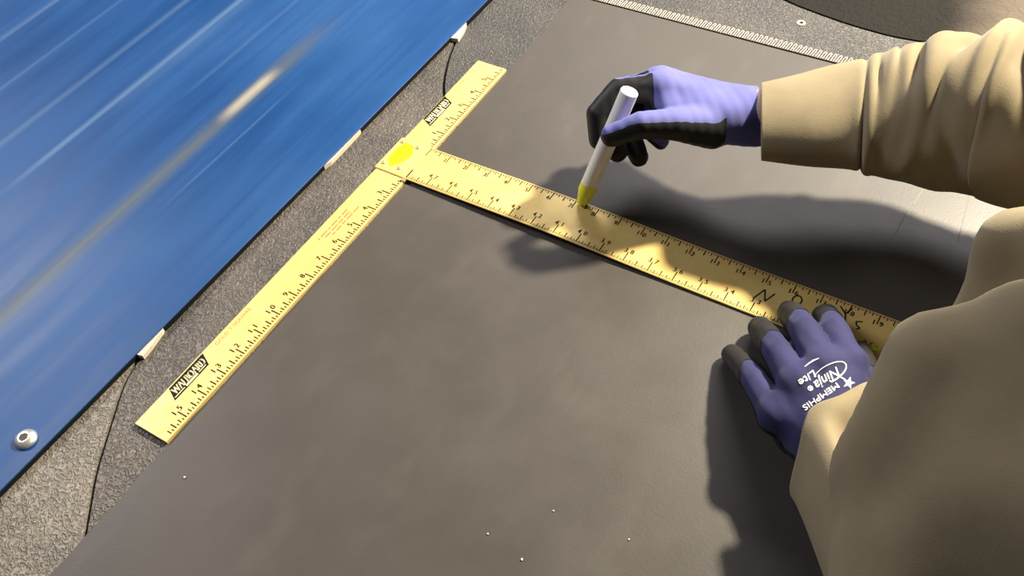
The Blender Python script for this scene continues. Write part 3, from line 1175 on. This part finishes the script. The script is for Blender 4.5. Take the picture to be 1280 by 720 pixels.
# left hand: pressed flat on the blade, fingers spread
L_w = [A(1108, 600, 2.0), A(1040, 550, 1.8)]
L_mcp = [A(970, 520, 1.75), A(998, 484, 2.15), A(1030, 462, 2.30), A(1060, 455, 2.1)]
L_pky = [L_mcp[0], A(945, 478, 1.35), A(926, 455, 0.70), A(915, 443, 0.26)]
L_rng = [L_mcp[1], A(974, 444, 1.75), A(957, 420, 0.95), A(950, 410, 0.40)]
L_mid = [L_mcp[2], A(1006, 415, 1.75), A(992, 395, 0.90), A(987, 391, 0.40)]
L_idx = [L_mcp[3], A(1043, 415, 1.7), A(1033, 397, 0.90), A(1030, 396, 0.40)]
L_th = [A(1055, 545, 2.0), A(1080, 490, 1.5), A(1079, 460, 0.85), A(1075, 441, 0.40)]
L_R = [[0.47, 0.42, 0.385, 0.33], [0.54, 0.48, 0.44, 0.39], [0.56, 0.50, 0.45, 0.40], [0.54, 0.48, 0.44, 0.39]]


def lhand(P):
    palm = round_cone(P, L_w[0], L_w[1], 0.85, 0.95)
    for m, r in zip(L_mcp, (0.50, 0.56, 0.58, 0.56)):
        palm = smin(palm, round_cone(P, L_w[1], m, 0.95, r), 0.4)
    for a, b in zip(L_mcp[:-1], L_mcp[1:]):
        palm = smin(palm, round_cone(P, a, b, 0.50, 0.52), 0.2)
    palm = smin(palm, round_cone(P, L_w[1], A(991, 548, 1.15), 0.8, 0.48), 0.4)
    f = None
    for c, r in zip((L_pky, L_rng, L_mid, L_idx), L_R):
        e = chain(P, c, r)
        f = e if f is None else smin(f, e, 0.05)
    d = smin(palm, f, 0.22)
    d = smin(d, chain(P, L_th, [0.7, 0.55, 0.45, 0.38]), 0.25)
    return d + 0.012 * np.sin(P @ np.array([9, 4, 3])) * np.sin(P @ np.array([2, 8, -4]))


def lcoat(V, N):
    k = np.full(len(V), -1.0)
    dist = [chain(V, c, r) for c, r in zip((L_pky, L_rng, L_mid, L_idx, L_th), L_R + [[0.7, 0.55, 0.45, 0.38]])]
    w = np.argmin(dist, 0)
    for i, c in enumerate((L_pky, L_rng, L_mid, L_idx, L_th)):
        t = c[3] - c[1]
        t = t / np.linalg.norm(t)
        al = (V - c[2]) @ t + 0.62 + (0.0 if i else -0.1) + 0.5 * np.maximum(N @ np.array([-0.75, -0.65, 0.0]), 0)
        k = np.where(w == i, np.maximum(al, -N[:, 2] * 0.9 - 0.1), k)
    return np.maximum(k, -N[:, 2] - 0.45)


allp = [*L_pky, *L_rng, *L_mid, *L_idx, *L_th, *L_w]
lo = np.min(allp, 0) - 1.3
hi = np.max(allp, 0) + 1.3
gl, GV, GF = glove('glove', lhand, lo, hi, 0.055, M_knit_shaded, lcoat, 'blue knitted glove in a shaded tone with white print on its back')
# white print on the back of the left glove: pressed onto the knit along the view of the hand's back
bvh = BVHTree.FromPolygons([tuple(v) for v in GV], [tuple(map(int, f)) for f in GF])
pn = (at(1030, 470, 2.5) - at(1030, 470, 2.5) + np.array([0.0, -0.25, 1.0]))
pn /= np.linalg.norm(pn)


def decal(name, pts_px, faces, zref=2.75):
    out = []
    for u, v in pts_px:
        p = at(u, v, zref)
        h = bvh.ray_cast(Vector(p + (CAM - p) * 0.12), Vector((p - CAM) / np.linalg.norm(p - CAM)))
        q = np.array(h[0]) + np.array(h[1]) * 0.022 if h[0] is not None else p
        out.append(q)
    return obj(name, out, faces, M_print, gl)


def px_text(t, pos, right, h, sx=1.0, slant=0.0, sub=1):
    V, F = text_mesh(t, sub)
    r = np.array(right, float)
    r /= np.linalg.norm(r)
    u = np.array([r[1], -r[0]])                     # up, with v growing downwards
    return np.array(pos) + ((V[:, :1] * sx + V[:, 1:] * slant) * r + V[:, 1:] * u) * h, F


DP = Print()
rd = (-0.82, 0.57)
for t, pos, h, sx, sl in (('Ninja', (1031, 468), 12.5, 0.92, 0.25), ('MEMPHIS', (1024, 493), 7.0, 1.30, 0.0), ('Lite', (1007, 469), 9, 1.25, 0.2), ('®', (1011, 483), 6, 1, 0)):
    for off in ((0, 0), (0.5, 0.3)):
        V, F = px_text(t, (pos[0] + off[0], pos[1] + off[1]), rd, h, sx, sl)
        DP.add(V, F)


def stroke(pts, w):
    P = np.array(pts, float)
    T = np.gradient(P, axis=0)
    T /= np.linalg.norm(T, axis=1)[:, None]
    Nn = np.c_[-T[:, 1], T[:, 0]] * (np.asarray(w).reshape(-1, 1) / 2)
    V = np.vstack([P - Nn, P + Nn])
    n = len(P)
    DP.add(V, [[i, i + 1, n + i + 1, n + i] for i in range(n - 1)])


t_ = np.linspace(-2.55, 1.75, 40)
ex = np.array([0.86, -0.50])
ey = np.array([0.50, 0.86])
ell = np.array([1037, 467]) + np.outer(23 * np.cos(t_), ex) + np.outer(10.5 * np.sin(t_), ey)
stroke(ell, np.linspace(0.8, 2.0, 40))
stroke([(1006, 459), (1011, 455), (1017, 451), (1024, 448)], [0.8, 1.6, 2.0, 0.8])
for k in range(5):
    a = -1.3 + k * 2 * math.pi / 5
    d = np.array([math.cos(a), math.sin(a)])
    n_ = np.array([-d[1], d[0]])
    c0 = np.array([1060.5, 479.0])
    DP.add([c0 - n_ * 3, c0 + d * 8, c0 + n_ * 3], [[0, 1, 2]])
stroke([(1047, 471), (1051, 472), (1056, 475)], [0.6, 1.4, 2.0])
dc = decal('printed_logo', DP.V, DP.F)

# small yellow cap by the left thumb
pc = at(1093, 437, 0.25)
zc = float(blade_z(pc[0]))
v, f = lathe([(0.16, 0.0), (0.16, 0.42), (0.13, 0.47), (0.12, 0.30)], 20, (pc[0], pc[1], zc))
tag(obj('pen_cap', v, f, M_lime, None, True), 'small yellow pen cap standing on the gold blade beside the left thumb', 'cap')

bpy.context.view_layer.update()
